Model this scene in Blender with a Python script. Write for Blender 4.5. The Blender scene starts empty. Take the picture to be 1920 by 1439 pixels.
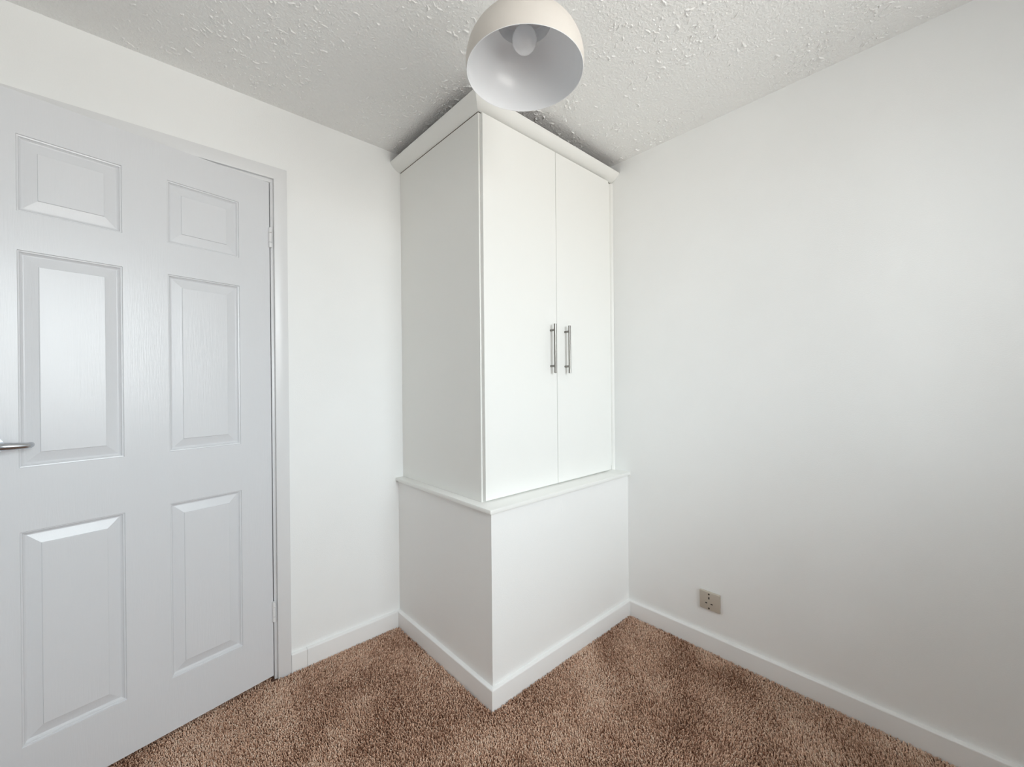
import bpy, bmesh, math, random
import numpy as np
from mathutils import Matrix, Vector

random.seed(7)
SC = bpy.context.scene
COL = SC.collection

# ------------------------------------------------------------------ camera
YAW, PITCH, ROLL = 0.8314, -0.0017, -0.0090
CAM = Vector((-1.8626, -1.8865, 1.1802))
fw = Vector((math.cos(YAW) * math.cos(PITCH), math.sin(YAW) * math.cos(PITCH), math.sin(PITCH)))
rt0 = Vector((math.sin(YAW), -math.cos(YAW), 0))
up0 = rt0.cross(fw)
rt = math.cos(ROLL) * rt0 + math.sin(ROLL) * up0
up = -math.sin(ROLL) * rt0 + math.cos(ROLL) * up0
cd = bpy.data.cameras.new('camera')
cd.sensor_width = 36.0
cd.lens = 777.71 / 1920 * 36.0
cd.clip_start = 0.02
cam = bpy.data.objects.new('camera', cd)
COL.objects.link(cam)
m = Matrix.Identity(4)
for i, v in enumerate((rt, up, -fw)):
    for r in range(3):
        m[r][i] = v[r]
m.translation = CAM
cam.matrix_world = m
SC.camera = cam

# ------------------------------------------------------------------ world: bright overcast sky above, pale ground below
W = bpy.data.worlds.new('overcast_sky')
SC.world = W
W.use_nodes = True
nt = W.node_tree
nt.nodes.clear()
wo = nt.nodes.new('ShaderNodeOutputWorld')
bg = nt.nodes.new('ShaderNodeBackground')
tc = nt.nodes.new('ShaderNodeTexCoord')
sx = nt.nodes.new('ShaderNodeSeparateXYZ')
rp = nt.nodes.new('ShaderNodeValToRGB')
mr = nt.nodes.new('ShaderNodeMapRange')
mr.inputs['From Min'].default_value = -1
mr.inputs['From Max'].default_value = 1
nt.links.new(tc.outputs['Generated'], sx.inputs[0])
nt.links.new(sx.outputs['Z'], mr.inputs['Value'])
nt.links.new(mr.outputs[0], rp.inputs[0])
e = rp.color_ramp.elements
e[0].position = 0.47
e[0].color = (0.70, 0.69, 0.66, 1)
e[1].position = 0.53
e[1].color = (0.885, 0.965, 1.0, 1)
nt.links.new(rp.outputs[0], bg.inputs['Color'])
bg.inputs['Strength'].default_value = 5.0
nt.links.new(bg.outputs[0], wo.inputs[0])

# room and window extents (metres); the corner where wall_left meets wall_right is the origin
BACK, NEAR, CEIL = -2.85, -2.42, 2.3112
WX0, WX1, WZ0, WZ1 = -1.80, -0.45, 0.95, 2.14

# portal: lets the renderer sample the sky through the window opening
pl = bpy.data.lights.new('window_daylight', 'AREA')
pl.shape = 'RECTANGLE'
pl.size = WX1 - WX0
pl.size_y = WZ1 - WZ0
pl.cycles.is_portal = True
po = bpy.data.objects.new('window_daylight', pl)
po.location = ((WX0 + WX1) / 2, BACK - 0.11, (WZ0 + WZ1) / 2)
po.rotation_euler = (math.radians(90), 0, 0)      # local -Z points to +Y, into the room
COL.objects.link(po)

SC.view_settings.view_transform = 'Standard'
SC.view_settings.look = 'None'
SC.view_settings.gamma = 1.0
SC.view_settings.use_curve_mapping = False
SC.view_settings.exposure = 1.42
SC.cycles.max_bounces = 14
SC.cycles.diffuse_bounces = 10
SC.cycles.glossy_bounces = 6
SC.cycles.transparent_max_bounces = 8
SC.cycles.sample_clamp_indirect = 8.0

# ------------------------------------------------------------------ helpers
def tag(o, label=None, cat=None, group=None, kind=None):
    if label: o['label'] = label
    if cat: o['category'] = cat
    if group: o['group'] = group
    if kind: o['kind'] = kind
    return o

def empty(name, loc=(0, 0, 0)):
    o = bpy.data.objects.new(name, None)
    o.empty_display_size = 0.05
    o.location = loc
    COL.objects.link(o)
    return o

def link(name, me, mat, parent=None):
    if mat: me.materials.append(mat)
    o = bpy.data.objects.new(name, me)
    COL.objects.link(o)
    if parent: o.parent = parent
    return o

def obj(name, bm, mat, parent=None, smooth=None):
    bmesh.ops.recalc_face_normals(bm, faces=bm.faces)
    me = bpy.data.meshes.new(name)
    bm.to_mesh(me)
    bm.free()
    if smooth is not None:
        me.polygons.foreach_set('use_smooth', [True] * len(me.polygons))
        me.set_sharp_from_angle(angle=math.radians(smooth))
    return link(name, me, mat, parent)

def box(bm, x0, x1, y0, y1, z0, z1):
    vs = [bm.verts.new(c) for c in ((x0, y0, z0), (x1, y0, z0), (x1, y1, z0), (x0, y1, z0),
                                    (x0, y0, z1), (x1, y0, z1), (x1, y1, z1), (x0, y1, z1))]
    for f in ((0, 3, 2, 1), (4, 5, 6, 7), (0, 1, 5, 4), (1, 2, 6, 5), (2, 3, 7, 6), (3, 0, 4, 7)):
        bm.faces.new([vs[i] for i in f])

def boxes(name, lst, mat, parent=None, bevel=0.0, seg=2):
    bm = bmesh.new()
    for b in lst: box(bm, *b)
    if bevel:
        bmesh.ops.recalc_face_normals(bm, faces=bm.faces)
        bmesh.ops.bevel(bm, geom=list(bm.edges), offset=bevel, segments=seg, affect='EDGES', profile=0.5)
    return obj(name, bm, mat, parent, 40 if bevel else None)

def lathe(bm, prof, cx=0, cy=0, cz=0, n=64, cap0=False, cap1=False):
    rings = []
    for r, z in prof:
        if r < 1e-6:
            rings.append([bm.verts.new((cx, cy, cz + z))])
        else:
            rings.append([bm.verts.new((cx + r * math.cos(2 * math.pi * k / n), cy + r * math.sin(2 * math.pi * k / n), cz + z)) for k in range(n)])
    for a, b in zip(rings, rings[1:]):
        for k in range(n):
            k2 = (k + 1) % n
            if len(a) == 1: bm.faces.new((a[0], b[k], b[k2]))
            elif len(b) == 1: bm.faces.new((a[k], a[k2], b[0]))
            else: bm.faces.new((a[k], a[k2], b[k2], b[k]))
    if cap0: bm.faces.new(rings[0])
    if cap1: bm.faces.new(rings[-1])

def tube(bm, pts, rad, n=16, flat=1.0):
    """swept tube along a polyline, capped; rad per point; flat squashes it vertically"""
    pts = [Vector(p) for p in pts]
    rings = []
    for i, p in enumerate(pts):
        t = (pts[min(i + 1, len(pts) - 1)] - pts[max(i - 1, 0)]).normalized()
        ref = Vector((0, 0, 1)) if abs(t.z) < 0.9 else Vector((1, 0, 0))
        u = t.cross(ref).normalized()
        w = u.cross(t).normalized()
        r = rad[i] if isinstance(rad, (list, tuple)) else rad
        rings.append([bm.verts.new(p + r * (math.cos(2 * math.pi * k / n) * u + flat * math.sin(2 * math.pi * k / n) * w)) for k in range(n)])
    for a, b in zip(rings, rings[1:]):
        for k in range(n):
            k2 = (k + 1) % n
            bm.faces.new((a[k], a[k2], b[k2], b[k]))
    bm.faces.new(rings[0])
    bm.faces.new(rings[-1])

# ------------------------------------------------------------------ materials
def mat(name, col, rough=0.5, metal=0.0, spec=0.5):
    M = bpy.data.materials.new(name)
    M.use_nodes = True
    b = M.node_tree.nodes['Principled BSDF']
    b.inputs['Base Color'].default_value = (*col, 1)
    b.inputs['Roughness'].default_value = rough
    b.inputs['Metallic'].default_value = metal
    b.inputs['Specular IOR Level'].default_value = spec
    return M

def N(M, t, **kw):
    n = M.node_tree.nodes.new(t)
    for k, v in kw.items():
        if k in n.inputs: n.inputs[k].default_value = v
        else: setattr(n, k, v)
    return n

def L(M, a, b): M.node_tree.links.new(a, b)

def bump_noise(M, scale, strength, dist, detail=3, stretch=(1, 1, 1), rough=0.5):
    tc = N(M, 'ShaderNodeTexCoord')
    mp = N(M, 'ShaderNodeMapping', Scale=stretch)
    no = N(M, 'ShaderNodeTexNoise', Scale=scale, Detail=detail, Roughness=rough)
    bp = N(M, 'ShaderNodeBump', Strength=strength, Distance=dist)
    L(M, tc.outputs['Object'], mp.inputs[0])
    L(M, mp.outputs[0], no.inputs['Vector'])
    L(M, no.outputs['Fac'], bp.inputs['Height'])
    L(M, bp.outputs[0], M.node_tree.nodes['Principled BSDF'].inputs['Normal'])
    return bp, no, tc

def tone_noise(M, tc, c0, c1, scale):
    no = N(M, 'ShaderNodeTexNoise', Scale=scale, Detail=3.0)
    r = N(M, 'ShaderNodeValToRGB')
    r.color_ramp.elements[0].position = 0.35
    r.color_ramp.elements[0].color = (*c0, 1)
    r.color_ramp.elements[1].position = 0.65
    r.color_ramp.elements[1].color = (*c1, 1)
    L(M, tc.outputs['Object'], no.inputs['Vector'])
    L(M, no.outputs['Fac'], r.inputs[0])
    L(M, r.outputs[0], M.node_tree.nodes['Principled BSDF'].inputs['Base Color'])

M_WALL = mat('white_wall_paint', (0.86, 0.86, 0.845), 0.62, spec=0.35)
_b, _n, _t = bump_noise(M_WALL, 260, 0.16, 0.002, 4)
tone_noise(M_WALL, _t, (0.868, 0.875, 0.870), (0.884, 0.891, 0.886), 3)

# the boxed-in corner: same paint, with one scuffed filler patch
M_BOX = mat('white_boxing_paint', (0.865, 0.865, 0.855), 0.6, spec=0.35)
_b, _n, _t = bump_noise(M_BOX, 240, 0.16, 0.002, 4)
mp = N(M_BOX, 'ShaderNodeMapping', Location=(0.52 / 0.05, 0.716 / 0.1, -0.64 / 0.05), Scale=(1 / 0.05, 1 / 0.1, 1 / 0.05))
gr = N(M_BOX, 'ShaderNodeTexGradient', gradient_type='SPHERICAL')
wv = N(M_BOX, 'ShaderNodeTexWave', Scale=18.0, Distortion=9.0, Detail=2.0)
mul = N(M_BOX, 'ShaderNodeMath', operation='MULTIPLY')
b2 = N(M_BOX, 'ShaderNodeBump', Strength=0.22, Distance=0.003)
L(M_BOX, _t.outputs['Object'], mp.inputs[0])
L(M_BOX, mp.outputs[0], gr.inputs[0])
L(M_BOX, _t.outputs['Object'], wv.inputs[0])
L(M_BOX, gr.outputs['Fac'], mul.inputs[0])
L(M_BOX, wv.outputs['Fac'], mul.inputs[1])
L(M_BOX, mul.outputs[0], b2.inputs['Height'])
L(M_BOX, _b.outputs[0], b2.inputs['Normal'])
L(M_BOX, b2.outputs[0], M_BOX.node_tree.nodes['Principled BSDF'].inputs['Normal'])

# stippled plaster ceiling (the raised flecks are geometry)
M_CEIL = mat('textured_ceiling_paint', (0.90, 0.90, 0.89), 0.7, spec=0.3)
bump_noise(M_CEIL, 120, 0.9, 0.005, 3, rough=0.6)

M_GLOSS = mat('white_satin_woodwork', (0.765, 0.77, 0.78), 0.30, spec=0.5)
bump_noise(M_GLOSS, 30, 0.05, 0.002, 3)
M_SKIRT = mat('white_baseboard_gloss', (0.85, 0.85, 0.845), 0.34, spec=0.5)
bump_noise(M_SKIRT, 30, 0.05, 0.002, 3)
# moulded door skin with a fine embossed vertical grain
M_DOOR = mat('white_grained_door_paint', (0.70, 0.71, 0.735), 0.27, spec=0.55)
bump_noise(M_DOOR, 20, 0.16, 0.0025, 5, (14, 14, 0.9), 0.6)
M_CAB = mat('off_white_cabinet_board', (0.825, 0.825, 0.80), 0.42, spec=0.45)
bump_noise(M_CAB, 60, 0.02, 0.002, 2)
M_LEDGE = mat('off_white_ledge_paint', (0.84, 0.84, 0.815), 0.38, spec=0.45)
bump_noise(M_LEDGE, 40, 0.05, 0.002, 2)
M_STEEL = mat('brushed_steel', (0.24, 0.23, 0.215), 0.24, 1.0)
bump_noise(M_STEEL, 60, 0.08, 0.001, 2, (20, 20, 1))
M_CHROME = mat('satin_chrome', (0.55, 0.57, 0.60), 0.22, 1.0)
bump_noise(M_CHROME, 80, 0.03, 0.001, 2)
M_SHADE = mat('cream_shade_paint', (0.66, 0.62, 0.575), 0.55, spec=0.35)
bump_noise(M_SHADE, 120, 0.05, 0.001, 2)
M_LINER = mat('white_shade_enamel', (0.84, 0.85, 0.87), 0.26, spec=0.5)
bump_noise(M_LINER, 40, 0.03, 0.001, 2)
M_BULB = mat('opal_bulb_glass', (0.80, 0.80, 0.82), 0.06, spec=0.5)
bump_noise(M_BULB, 30, 0.01, 0.001, 1)
M_PLASTIC = mat('white_plastic', (0.72, 0.72, 0.70), 0.4)
bump_noise(M_PLASTIC, 60, 0.02, 0.001, 1)
M_SOCKET = mat('aged_beige_plastic', (0.51, 0.455, 0.385), 0.36)
bump_noise(M_SOCKET, 90, 0.04, 0.001, 2)
M_HOLE = mat('dark_slot', (0.012, 0.009, 0.008), 0.6)
bump_noise(M_HOLE, 90, 0.04, 0.001, 1)
M_BRASS = mat('dull_dark_screw', (0.06, 0.045, 0.03), 0.5, 0.6)
bump_noise(M_BRASS, 90, 0.04, 0.001, 1)
M_CHIP = mat('bare_brown_board', (0.10, 0.065, 0.045), 0.9, spec=0.1)
_b, _n, _t = bump_noise(M_CHIP, 120, 0.4, 0.002, 3)
tone_noise(M_CHIP, _t, (0.075, 0.048, 0.034), (0.14, 0.095, 0.07), 60)
M_UPVC = mat('white_window_frame', (0.8, 0.8, 0.8), 0.3)
bump_noise(M_UPVC, 60, 0.02, 0.001, 1)

M_GLASS = bpy.data.materials.new('window_glass')
M_GLASS.use_nodes = True
g = M_GLASS.node_tree
g.nodes.clear()
go = g.nodes.new('ShaderNodeOutputMaterial')
gm = g.nodes.new('ShaderNodeMixShader')
gt = g.nodes.new('ShaderNodeBsdfTransparent')
gg = g.nodes.new('ShaderNodeBsdfGlossy')
gg.inputs['Roughness'].default_value = 0.02
fr = g.nodes.new('ShaderNodeFresnel')
fr.inputs['IOR'].default_value = 1.45
g.links.new(fr.outputs[0], gm.inputs[0])
g.links.new(gt.outputs[0], gm.inputs[1])
g.links.new(gg.outputs[0], gm.inputs[2])
g.links.new(gm.outputs[0], go.inputs[0])

M_CARPET = mat('brown_twist_pile', (0.3, 0.18, 0.13), 0.95, spec=0.1)
at = N(M_CARPET, 'ShaderNodeAttribute', attribute_name='tint')
cr = N(M_CARPET, 'ShaderNodeValToRGB')
els = cr.color_ramp.elements
els[0].position = 0.0
els[0].color = (0.30, 0.155, 0.098, 1)
els[1].position = 1.0
els[1].color = (0.96, 0.76, 0.61, 1)
x = els.new(0.5)
x.color = (0.79, 0.515, 0.372, 1)
L(M_CARPET, at.outputs['Fac'], cr.inputs[0])
L(M_CARPET, cr.outputs[0], M_CARPET.node_tree.nodes['Principled BSDF'].inputs['Base Color'])
M_BACKING = mat('carpet_backing', (0.16, 0.09, 0.065), 0.95, spec=0.1)
_b, _n, _t = bump_noise(M_BACKING, 200, 0.5, 0.004, 3)
tone_noise(M_BACKING, _t, (0.12, 0.065, 0.045), (0.24, 0.14, 0.10), 150)

# ------------------------------------------------------------------ fitted dimensions
A, B = 0.9037, 0.7159                 # boxed-in corner, along x and y
SK_T, SK_H = 0.0165, 0.0715           # baseboard
LEDGE, LEDGE_T, OVER = 0.721, 0.0156, 0.0155
AU, BU, HT = 0.8789, 0.6284, 2.2226   # upper cupboard
CO, ZC = 0.0532, 2.2621               # cornice reach and top
XH, YH, TH = -1.4566, -0.0077, 0.2036 # door hinge line and opening angle
ZB, DW, DH = 0.0096, 0.762, 1.981
JX0, JX1 = -2.2230, -1.4525           # clear opening between door linings
ARW = 0.0490                          # architrave width
ARX = -1.3925
LINZ = 1.9950                         # underside of head lining
ARZ = 2.0580

# ------------------------------------------------------------------ shell
bm = bmesh.new()
box(bm, NEAR - .1, 0.1, BACK - .12, 1.3, -0.10, -0.008)
tag(obj('floor', bm, M_BACKING), 'brown carpeted floor of the small empty bedroom', 'floor', kind='structure')

bm = bmesh.new()
box(bm, NEAR - .1, 0.1, BACK - .12, 1.3, CEIL, CEIL + 0.08)
ceil = tag(obj('ceiling', bm, M_CEIL), 'white stippled plaster ceiling with raised flecks', 'ceiling', kind='structure')
def ceiling_flecks(count):
    R = random.Random(5)
    gr = [[R.random() for _ in range(40)] for _ in range(40)]
    def nz(x, y, f):
        u, v = (x + 9) * f, (y + 9) * f
        i, k = int(u), int(v)
        a, b = u - i, v - k
        q = lambda p, r: gr[p % 40][r % 40]
        return (q(i, k) * (1 - a) + q(i + 1, k) * a) * (1 - b) + (q(i, k + 1) * (1 - a) + q(i + 1, k + 1) * a) * b
    vs, fs = [], []
    n = 0
    while n < count:
        x, y = R.uniform(NEAR + .02, -.02), R.uniform(BACK + .02, -.02)
        d = 0.5 * nz(x, y, 3.1) + 0.5 * nz(x, y, 8.3)
        if R.random() > max(0.04, (d - 0.40) * 3.2) * (0.55 + 0.45 * min(1, (x + 2.65) / 1.6)): continue
        n += 1
        big = R.random() < 0.22
        ln = R.uniform(.010, .034) if big else R.uniform(.004, .012)
        w = R.uniform(.0022, .0045) if big else R.uniform(.0018, .0034)
        h = R.uniform(.0026, .0048) if big else R.uniform(.0016, .0034)
        ang = R.gauss(0.6, 1.0)
        k = max(3, int(ln / .004) + 2)
        base = len(vs)
        px, py = x, y
        for s_ in range(k):
            t = s_ / (k - 1)
            env = math.sqrt(max(0.0, 1 - (2 * t - 1) ** 2)) * 0.85 + 0.12
            env *= R.uniform(0.7, 1.2)
            ca_, sa_ = math.cos(ang), math.sin(ang)
            for o_, hh in ((-1, 0), (-.6, .75), (0.05, 1), (.6, .7), (1, 0)):
                vs.append((px - sa_ * o_ * w * env, py + ca_ * o_ * w * env, CEIL + 0.0002 - h * env * hh - (0 if hh else -0.0002)))
            px += ca_ * ln / (k - 1)
            py += sa_ * ln / (k - 1)
            ang += R.gauss(0, 0.45)
        for s_ in range(k - 1):
            for c in range(4):
                a = base + s_ * 5 + c
                fs.append((a, a + 1, a + 6, a + 5))
        fs.append(tuple(base + c for c in range(4, -1, -1)))
        fs.append(tuple(base + (k - 1) * 5 + c for c in range(5)))
    me = bpy.data.meshes.new('plaster_flecks')
    me.from_pydata(vs, [], fs)
    bmx = bmesh.new(); bmx.from_mesh(me)
    bmesh.ops.recalc_face_normals(bmx, faces=bmx.faces)
    bmx.to_mesh(me); bmx.free()
    me.polygons.foreach_set('use_smooth', [True] * len(me.polygons))
    tag(link('plaster_flecks', me, M_CEIL, ceil), kind='stuff')
ceiling_flecks(7000)

OX0, OX1, OZ = JX0 - 0.024, JX1 + 0.024, LINZ + 0.024     # rough opening
bm = bmesh.new()
box(bm, NEAR - .1, OX0, 0, 0.10, -0.008, CEIL)
box(bm, OX1, 0.1, 0, 0.10, -0.008, CEIL)
box(bm, OX0, OX1, 0, 0.10, OZ, CEIL)
tag(obj('wall_left', bm, M_WALL), 'plain white wall holding the panelled door', 'wall', kind='structure')
bm = bmesh.new()
box(bm, 0, 0.1, BACK - .12, 0, -0.008, CEIL)
tag(obj('wall_right', bm, M_WALL), 'wide plain white wall with the single beige socket', 'wall', kind='structure')
bm = bmesh.new()
box(bm, NEAR - .1, WX0, BACK - .12, BACK, -0.008, CEIL)
box(bm, WX1, 0, BACK - .12, BACK, -0.008, CEIL)
box(bm, WX0, WX1, BACK - .12, BACK, -0.008, WZ0)
box(bm, WX0, WX1, BACK - .12, BACK, WZ1, CEIL)
tag(obj('wall_back', bm, M_WALL), 'white wall around the window opposite the door', 'wall', kind='structure')
bm = bmesh.new()
box(bm, NEAR - .1, NEAR, BACK, 0, -0.008, CEIL)
tag(obj('wall_near', bm, M_WALL), 'plain white wall facing the cupboard side panel', 'wall', kind='structure')
# landing behind the door
bm = bmesh.new()
box(bm, NEAR - .1, 0.1, 1.2, 1.3, -0.008, CEIL)
tag(obj('wall_landing', bm, M_WALL), 'white landing wall seen beyond the open door', 'wall', kind='structure')
bm = bmesh.new()
box(bm, NEAR - .1, NEAR, 0.1, 1.2, -0.008, CEIL)
tag(obj('wall_landing_end', bm, M_WALL), 'white end wall of landing on the door latch side', 'wall', kind='structure')
bm = bmesh.new()
box(bm, 0, 0.1, 0.1, 1.2, -0.008, CEIL)
tag(obj('wall_landing_far', bm, M_WALL), 'white end wall of landing behind the corner cupboard', 'wall', kind='structure')

# boxed-in corner below the cupboard
bm = bmesh.new()
box(bm, -A, 0, -B, 0, -0.008, LEDGE - LEDGE_T)
tag(obj('wall_boxing', bm, M_BOX), 'waist-high white plastered boxing that fills the room corner', 'wall', kind='structure')

# ledge board on the boxing
o = boxes('trim_1', [(-A - OVER, 0, -B - OVER, 0, LEDGE - LEDGE_T, LEDGE)], M_LEDGE, bevel=0.0009)
tag(o, 'thin off-white ledge board capping the plastered boxing under the cupboard', 'ledge', kind='structure')

# ------------------------------------------------------------------ baseboards (extruded profile, rounded top edge)
def baseboard(name, p0, p1, nrm, mitre0, mitre1, label=None, parent=None):
    """p0,p1: wall line ends; nrm: into the room; mitre: how much the front edge is longer at each end"""
    p0, p1, n = Vector(p0), Vector(p1), Vector(nrm)
    d = (p1 - p0).normalized()
    t, h, r = SK_T, SK_H, 0.005
    prof = [(0, -0.008), (t, -0.008)]
    for k in range(5):
        a = math.radians(90 * k / 4)
        prof.append((t - r + r * math.cos(a), h - r + r * math.sin(a)))
    prof.append((0, h + 0.0008))
    bm = bmesh.new()
    rings = []
    for P, s in ((p0, -mitre0), (p1, mitre1)):
        rings.append([bm.verts.new(P + n * q + d * (s * q / t) + Vector((0, 0, z))) for q, z in prof])
    k = len(prof)
    for i in range(k):
        j = (i + 1) % k
        bm.faces.new((rings[0][i], rings[0][j], rings[1][j], rings[1][i]))
    bm.faces.new(rings[0])
    bm.faces.new(list(reversed(rings[1])))
    o = obj(name, bm, M_SKIRT, parent, 30)
    if label: tag(o, label, 'baseboard', kind='structure')
    return o

bl = tag(empty('baseboard_left', (-1.16, 0, 0)), 'white baseboard in two lengths between door frame and boxing', 'baseboard', kind='structure')
bl_off = Vector((1.16, 0, 0))
o = baseboard('board', Vector((-1.3325, 0, 0)) + bl_off, Vector((-A, 0, 0)) + bl_off, (0, -1, 0), 0, -SK_T, parent=bl)
o = baseboard('short_board', Vector((ARX + 0.0004, 0, 0)) + bl_off, Vector((-1.3332, 0, 0)) + bl_off, (0, -1, 0), 0, 0, parent=bl)
o.scale = (1, 0.93, 0.992)
baseboard('baseboard_boxing_left', (-A, 0, 0), (-A, -B, 0), (-1, 0, 0), -SK_T, SK_T, 'white baseboard along the shaded side of the plastered boxing')
baseboard('baseboard_boxing_front', (-A, -B, 0), (0, -B, 0), (0, -1, 0), SK_T, -SK_T, 'white baseboard along the bright front of the plastered boxing')
baseboard('baseboard_right', (0, -B, 0), (0, BACK, 0), (-1, 0, 0), -SK_T, -SK_T, 'long white baseboard under the beige socket')
baseboard('baseboard_back', (0, BACK, 0), (NEAR, BACK, 0), (0, 1, 0), -SK_T, -SK_T, 'white baseboard below the window')
baseboard('baseboard_near', (NEAR, BACK, 0), (NEAR, 0, 0), (1, 0, 0), -SK_T, -SK_T, 'white baseboard along the wall opposite the cupboard side')
LARX = JX0 - 0.0110 - ARW
baseboard('baseboard_latch', (NEAR, 0, 0), (LARX, 0, 0), (0, -1, 0), -SK_T, 0, 'short white baseboard on the latch side of the door')

# ------------------------------------------------------------------ window behind the camera
wn = tag(empty('window_1', ((WX0 + WX1) / 2, BACK, WZ0)), 'white framed two-pane window in the wall opposite the door', 'window', kind='structure')
wx0, wx1 = WX0 - wn.location.x, WX1 - wn.location.x
wh = WZ1 - WZ0
f = 0.055
for nm, b in (('frame_rail', (wx0, wx1, -0.10, -0.04, 0, f)), ('frame_rail', (wx0, wx1, -0.10, -0.04, wh - f, wh)),
              ('frame_stile', (wx0, wx0 + f, -0.10, -0.04, f, wh - f)), ('frame_stile', (wx1 - f, wx1, -0.10, -0.04, f, wh - f)),
              ('mullion', (-f / 2, f / 2, -0.10, -0.04, f, wh - f))):
    boxes(nm, [b], M_UPVC, wn, 0.003)
for b in ((wx0 + f, -f / 2, -0.072, -0.068, f, wh - f), (f / 2, wx1 - f, -0.072, -0.068, f, wh - f)):
    boxes('pane', [b], M_GLASS, wn)
boxes('window_sill', [(wx0 - 0.03, wx1 + 0.03, -0.04, 0.05, -0.022, 0.0)], M_GLOSS, wn, 0.003)

# ------------------------------------------------------------------ door frame
fr_ = tag(empty('trim_2', (0, 0, 0)), 'white door lining and plain architrave around the panelled door', 'door frame', kind='structure')
fr_.location = (JX1, 0, 0)
def fbox(nm, b, bev=0.002):
    return boxes(nm, [(b[0] - JX1, b[1] - JX1, *b[2:])], M_GLOSS, fr_, bev)
fbox('jamb', (JX1, JX1 + 0.0239, -0.0015, 0.1015, -0.008, LINZ))
fbox('jamb', (JX0 - 0.0239, JX0, -0.0015, 0.1015, -0.008, LINZ))
fbox('head_lining', (JX0 - 0.0239, JX1 + 0.0239, -0.0015, 0.1015, LINZ, LINZ + 0.0239))
fbox('door_stop', (JX1 - 0.012, JX1, 0.040, 0.075, -0.008, LINZ))
fbox('door_stop', (JX0, JX0 + 0.012, 0.040, 0.075, -0.008, LINZ))
fbox('door_stop', (JX0 + 0.012, JX1 - 0.012, 0.040, 0.075, LINZ - 0.012, LINZ))

def arch_piece(nm, quad):
    """flat architrave length from its mitred outline in the wall plane"""
    bm = bmesh.new()
    q = [(x - JX1, z) for x, z in quad]
    fr0 = [bm.verts.new((x, -0.015, z)) for x, z in q]
    bk = [bm.verts.new((x, 0, z)) for x, z in q]
    bm.faces.new(fr0)
    bm.faces.new(list(reversed(bk)))
    for i in range(4):
        j = (i + 1) % 4
        bm.faces.new((fr0[i], bk[i], bk[j], fr0[j]))
    bmesh.ops.recalc_face_normals(bm, faces=bm.faces)
    es = [e for e in bm.edges if all(v.co.y < -0.01 for v in e.verts) and min(abs(e.verts[0].co.x - e.verts[1].co.x), abs(e.verts[0].co.z - e.verts[1].co.z)) < 1e-5]
    bmesh.ops.bevel(bm, geom=es, offset=0.0025, segments=2, affect='EDGES', profile=0.5)
    return obj(nm, bm, M_GLOSS, fr_, 40)
ai0, ai1 = LARX + ARW, ARX - ARW      # inner edges
az = ARZ - ARW
arch_piece('architrave', [(ai1, -0.008), (ARX, -0.008), (ARX, ARZ), (ai1, az)])
arch_piece('architrave', [(LARX, -0.008), (ai0, -0.008), (ai0, az), (LARX, ARZ)])
arch_piece('architrave', [(ai0, az), (ai1, az), (ARX, ARZ), (LARX, ARZ)])

# ------------------------------------------------------------------ door leaf (local +x runs from the hinge to the latch side, room face at y = 0, +z up)
door = empty('door_1', (XH, YH, ZB))
# local x -> D, local y -> N (into the room), z up
D = Vector((-math.cos(TH), -math.sin(TH), 0))
door.rotation_euler = (0, 0, math.atan2(D.y, D.x))
SGN = 1.0 if Vector((-D.y, D.x, 0)).dot(Vector((math.sin(TH), -math.cos(TH), 0))) > 0 else -1.0
tag(door, 'white six-panel moulded door standing slightly ajar', 'door', kind='structure')
THK = 0.040
xs = [0, 0.109, 0.325, 0.438, 0.653, DW]
zs = [0.0045, 0.181, 0.772, 0.948, 1.548, 1.654, 1.866, DH]
bm = bmesh.new()
vg = {}
def V(i, k, y):
    key = (i, k, y)
    if key not in vg: vg[key] = bm.verts.new((xs[i], SGN * y, zs[k]))
    return vg[key]
for i in range(5):
    for k in range(7):
        if not (i in (1, 3) and k in (1, 3, 5)):
            bm.faces.new((V(i, k, 0), V(i + 1, k, 0), V(i + 1, k + 1, 0), V(i, k + 1, 0)))
            bm.faces.new((V(i, k, -THK), V(i, k + 1, -THK), V(i + 1, k + 1, -THK), V(i + 1, k, -THK)))
        else:
            bm.faces.new((V(i, k, -THK), V(i, k + 1, -THK), V(i + 1, k + 1, -THK), V(i + 1, k, -THK)))
for i in range(5):
    for k in (0, 7): bm.faces.new((V(i, k, 0), V(i + 1, k, 0), V(i + 1, k, -THK), V(i, k, -THK)))
for k in range(7):
    for i in (0, 5): bm.faces.new((V(i, k, 0), V(i, k + 1, 0), V(i, k + 1, -THK), V(i, k, -THK)))
obj('door_leaf', bm, M_DOOR, door)

PROF = [(0, 0), (0.0012, -0.0035), (0.0045, -0.0042), (0.0060, -0.0075), (0.0095, -0.0105), (0.0115, -0.0112), (0.0128, -0.0112),
        (0.0395, -0.0046), (0.0400, -0.0022), (0.0412, -0.0016)]
def panel(x0, x1, z0, z1):
    bm = bmesh.new()
    rings = []
    for ins, dep in PROF:
        rings.append([bm.verts.new((x, SGN * dep, z)) for x, z in ((x0 + ins, z0 + ins), (x1 - ins, z0 + ins), (x1 - ins, z1 - ins), (x0 + ins, z1 - ins))])
    for a, b in zip(rings, rings[1:]):
        for i in range(4):
            j = (i + 1) % 4
            bm.faces.new((a[i], a[j], b[j], b[i]))
    bm.faces.new(rings[-1])
    o = obj('panel', bm, M_DOOR, door)
    # the open moulded skin must face the room
    me = o.data
    if me.polygons[-1].normal.y * SGN < 0: me.flip_normals()
    return o
for k in (1, 3, 5):
    for i in (1, 3): panel(xs[i], xs[i + 1], zs[k], zs[k + 1])

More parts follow.
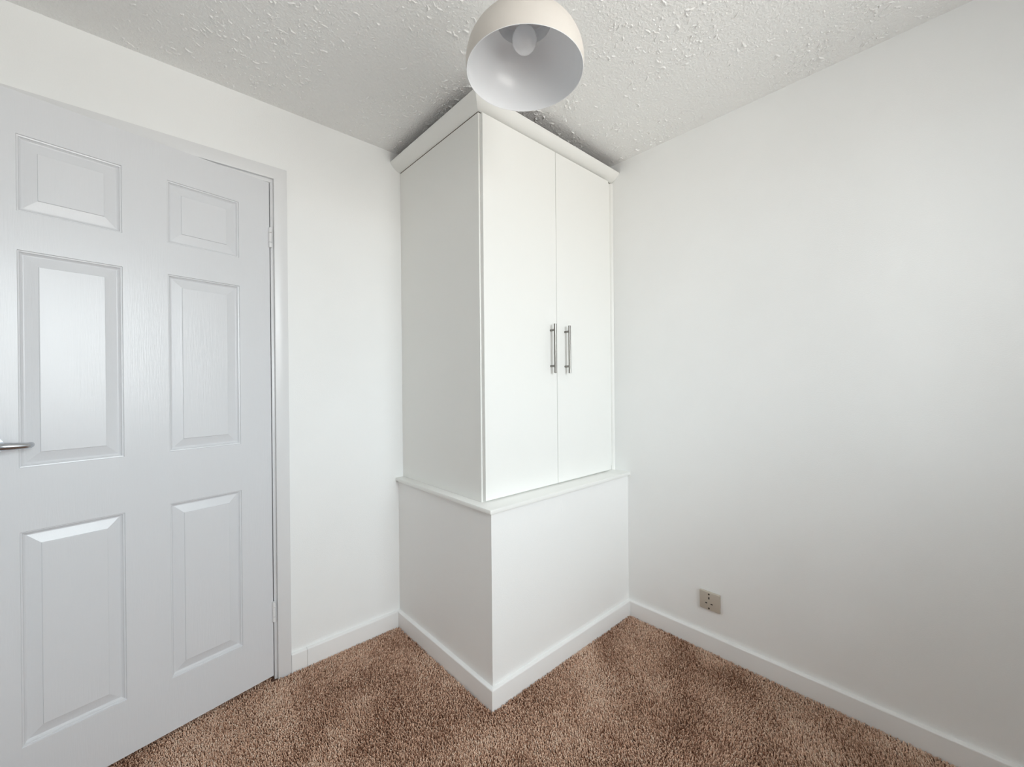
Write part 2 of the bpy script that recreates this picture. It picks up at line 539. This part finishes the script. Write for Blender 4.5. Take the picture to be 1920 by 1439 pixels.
# hinges: five knuckles, painted over
for z0 in (1.721, 0.222):
    bm = bmesh.new()
    for q in range(3):
        a, b = ((0, .020), (.0212, .0578), (.059, .079))[q]
        tube(bm, [(-0.0015, SGN * 0.0035, z0 + a), (-0.0015, SGN * 0.0035, z0 + b)], 0.0062, 14)
    box(bm, -0.0012, 0.0, -0.03 if SGN > 0 else 0.0, 0.0 if SGN > 0 else 0.03, z0, z0 + 0.079)
    obj('hinge', bm, M_GLOSS, door, 40)

# lever handle with a round rose; the end of the lever turns back towards the door
h = boxes('latch_plate', [(DW, DW + 0.0006, min(0, -SGN * 0.031), max(0, -SGN * 0.031) - 0.008 if SGN < 0 else -0.008, 0.95, 1.06)], M_CHROME, door)
bm = bmesh.new()
tube(bm, [(0.705, 0, 1.016), (0.705, SGN * 0.008, 1.016)], 0.026, 32)
rose = obj('handle', bm, M_CHROME, door, 40)
bm = bmesh.new()
tube(bm, [(0.705, SGN * 0.008, 1.016), (0.705, SGN * 0.040, 1.016), (0.702, SGN * 0.048, 1.016), (0.694, SGN * 0.0515, 1.016),
          (0.672, SGN * 0.052, 1.0150), (0.648, SGN * 0.0515, 1.0140), (0.643, SGN * 0.0500, 1.0138), (0.6375, SGN * 0.0445, 1.0137), (0.6345, SGN * 0.033, 1.0137)],
     [0.0095, 0.0095, 0.0098, 0.0100, 0.0100, 0.0084, 0.0082, 0.0080, 0.0078], 20)
obj('lever', bm, M_CHROME, rose, 40)

# ------------------------------------------------------------------ corner cupboard standing on the ledge
cb = tag(empty('corner_cupboard', (-AU, -BU, LEDGE)), 'tall off-white two-door cupboard standing on the boxed-in corner ledge', 'cupboard')
def cbox(nm, b, M=M_CAB, bev=0.0008, par=None):
    x0, x1, y0, y1, z0, z1 = b
    return boxes(nm, [(x0 + AU, x1 + AU, y0 + BU, y1 + BU, z0 - LEDGE, z1 - LEDGE)], M, par or cb, bev, 1)
cbox('side_panel', (-AU, -AU + 0.018, -BU, -0.0005, LEDGE, HT - 0.002))
cbox('base_panel', (-AU + 0.018, -0.0005, -BU + 0.002, -0.0005, LEDGE, LEDGE + 0.018))
cbox('top_panel', (-AU + 0.002, -0.0005, -BU + 0.002, -0.0005, HT - 0.001, HT + 0.017), M_CHIP)
tag(cbox('added_top_board', (-AU - CO + 0.004, -0.0005, -BU - CO + 0.004, -0.0005, ZC + 0.0001, ZC + 0.0022), M_CHIP), 'unseen bare brown board added on top to darken the ceiling gap')  # added unseen board: cuts bounce light so the ceiling above stays dark
cbox('back_panel', (-AU + 0.018, -0.0185, -0.009, -0.0005, LEDGE + 0.018, HT - 0.002))
cbox('side_panel', (-0.0185, -0.0005, -BU + 0.018, -0.0005, LEDGE + 0.018, HT - 0.002))
cbox('filler_strip', (-0.075, -0.0005, -BU, -BU + 0.0175, LEDGE + 0.0185, HT - 0.002))
# scribe bead where the filler meets the wall
bm = bmesh.new()
r = 0.013
pr = [(-0.0005, 0.0)] + [(-0.0005 - r * math.cos(math.radians(a)), -r * math.sin(math.radians(a))) for a in (0, 30, 60, 90)]
rings = [[bm.verts.new((x + AU, y, z)) for x, y in pr] for z in (0.0, HT - 0.004 - LEDGE)]
for i in range(len(pr)):
    j = (i + 1) % len(pr)
    bm.faces.new((rings[0][i], rings[0][j], rings[1][j], rings[1][i]))
bm.faces.new(rings[0]); bm.faces.new(rings[1])
obj('scribe_bead', bm, M_CAB, cb, 40)

DB, DT = LEDGE + 0.0065, HT - 0.0075
def bar_handle(par, x):
    bm = bmesh.new()
    xx, yy = x + AU, -0.018 - 0.028
    z0, z1 = 1.2215 - LEDGE, 1.4375 - LEDGE
    tube(bm, [(xx, yy, z0), (xx, yy, z0 + 0.0007), (xx, yy, z1 - 0.0007), (xx, yy, z1)], [0.0050, 0.0058, 0.0058, 0.0050], 24)
    for z in (1.2525 - LEDGE, 1.4105 - LEDGE):
        tube(bm, [(xx, -0.018, z), (xx, yy, z)], 0.0048, 16)
    return obj('handle', bm, M_STEEL, par, 40)
for x0, x1, hx in ((-0.8725, -0.4567, -0.4985), (-0.4547, -0.0485, -0.4015)):
    d = cbox('door', (x0, x1, -BU - 0.018, -BU - 0.0003, DB, DT), bev=0.0009)
    bar_handle(d, hx)

# cornice: bellied profile, mitred at the outer corner
def cornice(front):
    ch = Vector((CO - 0.004, ZC - 0.004 - HT))
    n = Vector((ch.y, -ch.x)).normalized()          # outward and down
    prof = [(0, ZC), (0, HT + 0.0005), (0.002, HT + 0.0005)]
    for k in range(1, 12):
        t = k / 12
        p = Vector((0.004, HT)) + ch * t + n * (4 * 0.095 * ch.length * t * (1 - t))
        prof.append((p.x, p.y))
    prof += [(CO, ZC - 0.0025), (CO - 0.001, ZC)]
    bm = bmesh.new()
    rings = []
    for end in (0, 1):
        ring = []
        for o_, z in prof:
            if front: x, y = ((-AU - o_) if end == 0 else -0.0005), -BU - o_
            else: x, y = -AU - o_, ((-BU - o_) if end == 0 else -0.0005)
            ring.append(bm.verts.new((x + AU, y + BU, z - LEDGE)))
        rings.append(ring)
    k = len(prof)
    for i in range(k):
        j = (i + 1) % k
        bm.faces.new((rings[0][i], rings[0][j], rings[1][j], rings[1][i]))
    bm.faces.new(rings[0]); bm.faces.new(rings[1])
    obj('cornice', bm, M_CAB, cb, 35)
cornice(True)
cornice(False)

# ------------------------------------------------------------------ wall socket
SY, SZ, SW, SH, SD = -1.124, 0.216, 0.088, 0.080, 0.0105
so = tag(empty('wall_socket', (0, SY, SZ)), 'small beige unswitched single socket plate low on the white wall', 'socket')
o = boxes('faceplate', [(-SD, 0, -SW / 2, SW / 2, -SH / 2, SH / 2)], M_SOCKET, so, 0.0038, 3)
# in this view +y lies to the left; u runs to the right along -y, v down from the top
def slot(nm, u, v, w, hh, M):
    y, z = SW / 2 - u * SW, SH / 2 - v * SH
    return boxes(nm, [(-SD - 0.0003, -SD + 0.002, y - w / 2, y + w / 2, z - hh / 2, z + hh / 2)], M, so)
slot('earth_slot', 0.47, 0.34, 0.0052, 0.0100, M_HOLE)
slot('pin_slot', 0.34, 0.63, 0.0085, 0.0050, M_HOLE)
slot('pin_slot', 0.60, 0.63, 0.0085, 0.0050, M_HOLE)
for v in (0.13, 0.89):
    bm = bmesh.new()
    y, z = SW / 2 - 0.47 * SW, SH / 2 - v * SH
    tube(bm, [(-SD + 0.002, y, z), (-SD - 0.0006, y, z)], 0.0037, 16)
    obj('screw', bm, M_BRASS, so)

# ------------------------------------------------------------------ pendant lamp
LX, LY, ZR = -1.1094, -1.1204, 1.98
lp = tag(empty('pendant_lamp', (LX, LY, CEIL)), 'cream dome pendant lamp with white inside, hanging from the ceiling', 'lamp')
OZL = ZR - CEIL
R0, Z0, HD = 0.1515, 0.020, 0.125
outer, inner = [], []
for k in range(0, 4): outer.append((0.1500 + 0.0015 * k / 4, Z0 * k / 4))
for k in range(0, 25):
    a = math.radians(90 * k / 24)
    rr, zz = R0 * math.cos(a), Z0 + HD * math.sin(a)
    if rr < 0.072: break
    outer.append((rr, zz))
zt = outer[-1][1]
outer += [(0.0715, zt + 0.002), (0.0715, zt + 0.040), (0.069, zt + 0.044), (0.012, zt + 0.047), (0.012, zt + 0.06), (0, zt + 0.06)]
T = 0.0022
inner = [(0.1500, 0.0), (0.1492, -0.0008), (0.1480, 0.0)]
for k in range(1, 4): inner.append((0.1480 + 0.0013 * k / 4, Z0 * k / 4))
zi = None
for k in range(0, 25):
    a = math.radians(90 * k / 24)
    rr, zz = (R0 - T) * math.cos(a), Z0 + (HD - T) * math.sin(a)
    if rr < 0.073: break
    inner.append((rr, zz))
zi = inner[-1][1]
inner += [(0.0690, zi + 0.0015), (0.0685, zi + 0.036), (0.067, zi + 0.038), (0, zi + 0.038)]
bm = bmesh.new(); lathe(bm, outer, cz=OZL, n=96)
sh = obj('shade', bm, M_SHADE, lp, 30)
bm = bmesh.new(); lathe(bm, inner, cz=OZL, n=96)
tag(obj('shade_lining', bm, M_LINER, sh, 30), 'glossy white inside of the dome shade')
# opal golf bulb in a plain holder
bz = 2.0665 - CEIL
bp_ = [(0, -0.0325)]
for k in range(1, 19):
    a = math.radians(-90 + 8.2 * k)
    bp_.append((0.0318 * math.cos(a), 0.0335 * math.sin(a)))
bp_ += [(0.0165, 0.034), (0.0140, 0.040), (0.0135, 0.050)]
bm = bmesh.new(); lathe(bm, bp_, cz=bz, n=40, cap1=True)
obj('bulb', bm, M_BULB, lp, 40)
bm = bmesh.new(); lathe(bm, [(0.0175, 0.046), (0.0195, 0.048), (0.0195, 0.062), (0.016, 0.066), (0.016, 0.0745)], cz=bz, n=32, cap0=True, cap1=True)
obj('bulb_holder', bm, M_PLASTIC, lp, 40)
zt2 = OZL + zt + 0.055
bm = bmesh.new(); tube(bm, [(0, 0, zt2), (0, 0, -0.018)], 0.0035, 12)
obj('cord', bm, M_PLASTIC, lp, 40)
bm = bmesh.new(); lathe(bm, [(0.008, -0.028), (0.014, -0.026), (0.040, -0.012), (0.043, -0.006), (0.043, 0.0)], n=40, cap0=True, cap1=True)
obj('ceiling_rose', bm, M_PLASTIC, lp, 40)

# ------------------------------------------------------------------ carpet pile
rng = np.random.default_rng(11)
SP = 0.0044
gx = np.arange(NEAR + SK_T + 0.002, -SK_T - 0.002, SP)
gy = np.arange(BACK + SK_T + 0.002, 0.10, SP)
X, Y = np.meshgrid(gx, gy)
X, Y = X.ravel(), Y.ravel()
n = len(X)
X = X + rng.uniform(-.5, .5, n) * SP
Y = Y + rng.uniform(-.5, .5, n) * SP
keep = ~((X > -A - SK_T - 0.002) & (Y > -B - SK_T - 0.002))
keep &= (Y < -SK_T - 0.002) | ((X > JX0 + 0.014) & (X < JX1 - 0.014) & (Y < 0.10))
keep &= ~((Y > -0.017) & ((X > JX1 - 0.002) | (X < JX0 + 0.002)))
keep &= (Y > -2.15) | (rng.random(n) < 0.4)
keep &= (X < -SK_T - 0.002) & (X > NEAR + SK_T + 0.002) & (Y > BACK + SK_T + 0.002)
X, Y = X[keep], Y[keep]
n = len(X)

def vnoise(x, y, s, seed):
    g = np.random.default_rng(seed).random((64, 64))
    u, v = x * s + 40.3, y * s + 51.7
    iu, iv = np.floor(u).astype(int), np.floor(v).astype(int)
    fu, fv = u - iu, v - iv
    fu, fv = fu * fu * (3 - 2 * fu), fv * fv * (3 - 2 * fv)
    q = lambda a, b: g[a % 64, b % 64]
    return (q(iu, iv) * (1 - fu) + q(iu + 1, iv) * fu) * (1 - fv) + (q(iu, iv + 1) * (1 - fu) + q(iu + 1, iv + 1) * fu) * fv
# brushed streaks of laid-over pile, their sheen painted into the tuft tint
ca, sa = math.cos(0.85), math.sin(0.85)
U, Vv = X * ca + Y * sa, -X * sa + Y * ca
sheen_streak = 0.55 * vnoise(U * 0.45, Vv, 9, 1) + 0.30 * vnoise(X, Y, 7, 2) + 0.15 * vnoise(X, Y, 22, 3)
sheen_streak = np.clip((sheen_streak - 0.5) * 2.2 + 0.5, 0, 1)
tint = np.clip(0.47 + rng.normal(0, 0.25, n) + (sheen_streak - 0.5) * 0.46, 0, 1)
hgt = 0.0085 + 0.0035 * rng.random(n)
la = 2 * math.pi * vnoise(X, Y, 5, 5) + rng.uniform(-1.6, 1.6, n)
lean = 0.0022 + 0.0030 * rng.random(n)
dx, dy = lean * np.cos(la), lean * np.sin(la)
rot = rng.uniform(0, 2 * math.pi, n)
co = np.empty((n, 6, 3), np.float32)
for k in range(3):
    a = rot + 2 * math.pi * k / 3
    co[:, k, 0] = X + 0.0015 * np.cos(a)
    co[:, k, 1] = Y + 0.0015 * np.sin(a)
    co[:, k, 2] = -0.0082
    a2 = a + 0.9
    rr = 0.0019
    co[:, k + 3, 0] = X + dx + rr * np.cos(a2)
    co[:, k + 3, 1] = Y + dy + rr * np.sin(a2)
    co[:, k + 3, 2] = -0.0082 + hgt - 0.0016 * rng.random(n)
base = (np.arange(n) * 6)[:, None]
quads = np.concatenate([base + np.array(q)[None] for q in ((0, 1, 4, 3), (1, 2, 5, 4), (2, 0, 3, 5))], 1).reshape(n, 12)
loops = np.concatenate([quads, base + np.array((3, 4, 5))[None]], 1).astype(np.int32)
me = bpy.data.meshes.new('carpet_pile')
me.vertices.add(n * 6)
me.vertices.foreach_set('co', co.ravel())
me.loops.add(n * 15)
me.loops.foreach_set('vertex_index', loops.ravel())
me.polygons.add(n * 4)
starts = (np.arange(n)[:, None] * 15 + np.array((0, 4, 8, 12))[None]).astype(np.int32)
me.polygons.foreach_set('loop_start', starts.ravel())
me.update(calc_edges=True)
atr = me.attributes.new('tint', 'FLOAT', 'POINT')
atr.data.foreach_set('value', np.repeat(tint, 6).astype(np.float32))
tag(link('carpet_pile', me, M_CARPET), 'brown twist-pile fitted carpet covering the bedroom floor', 'carpet', kind='stuff')
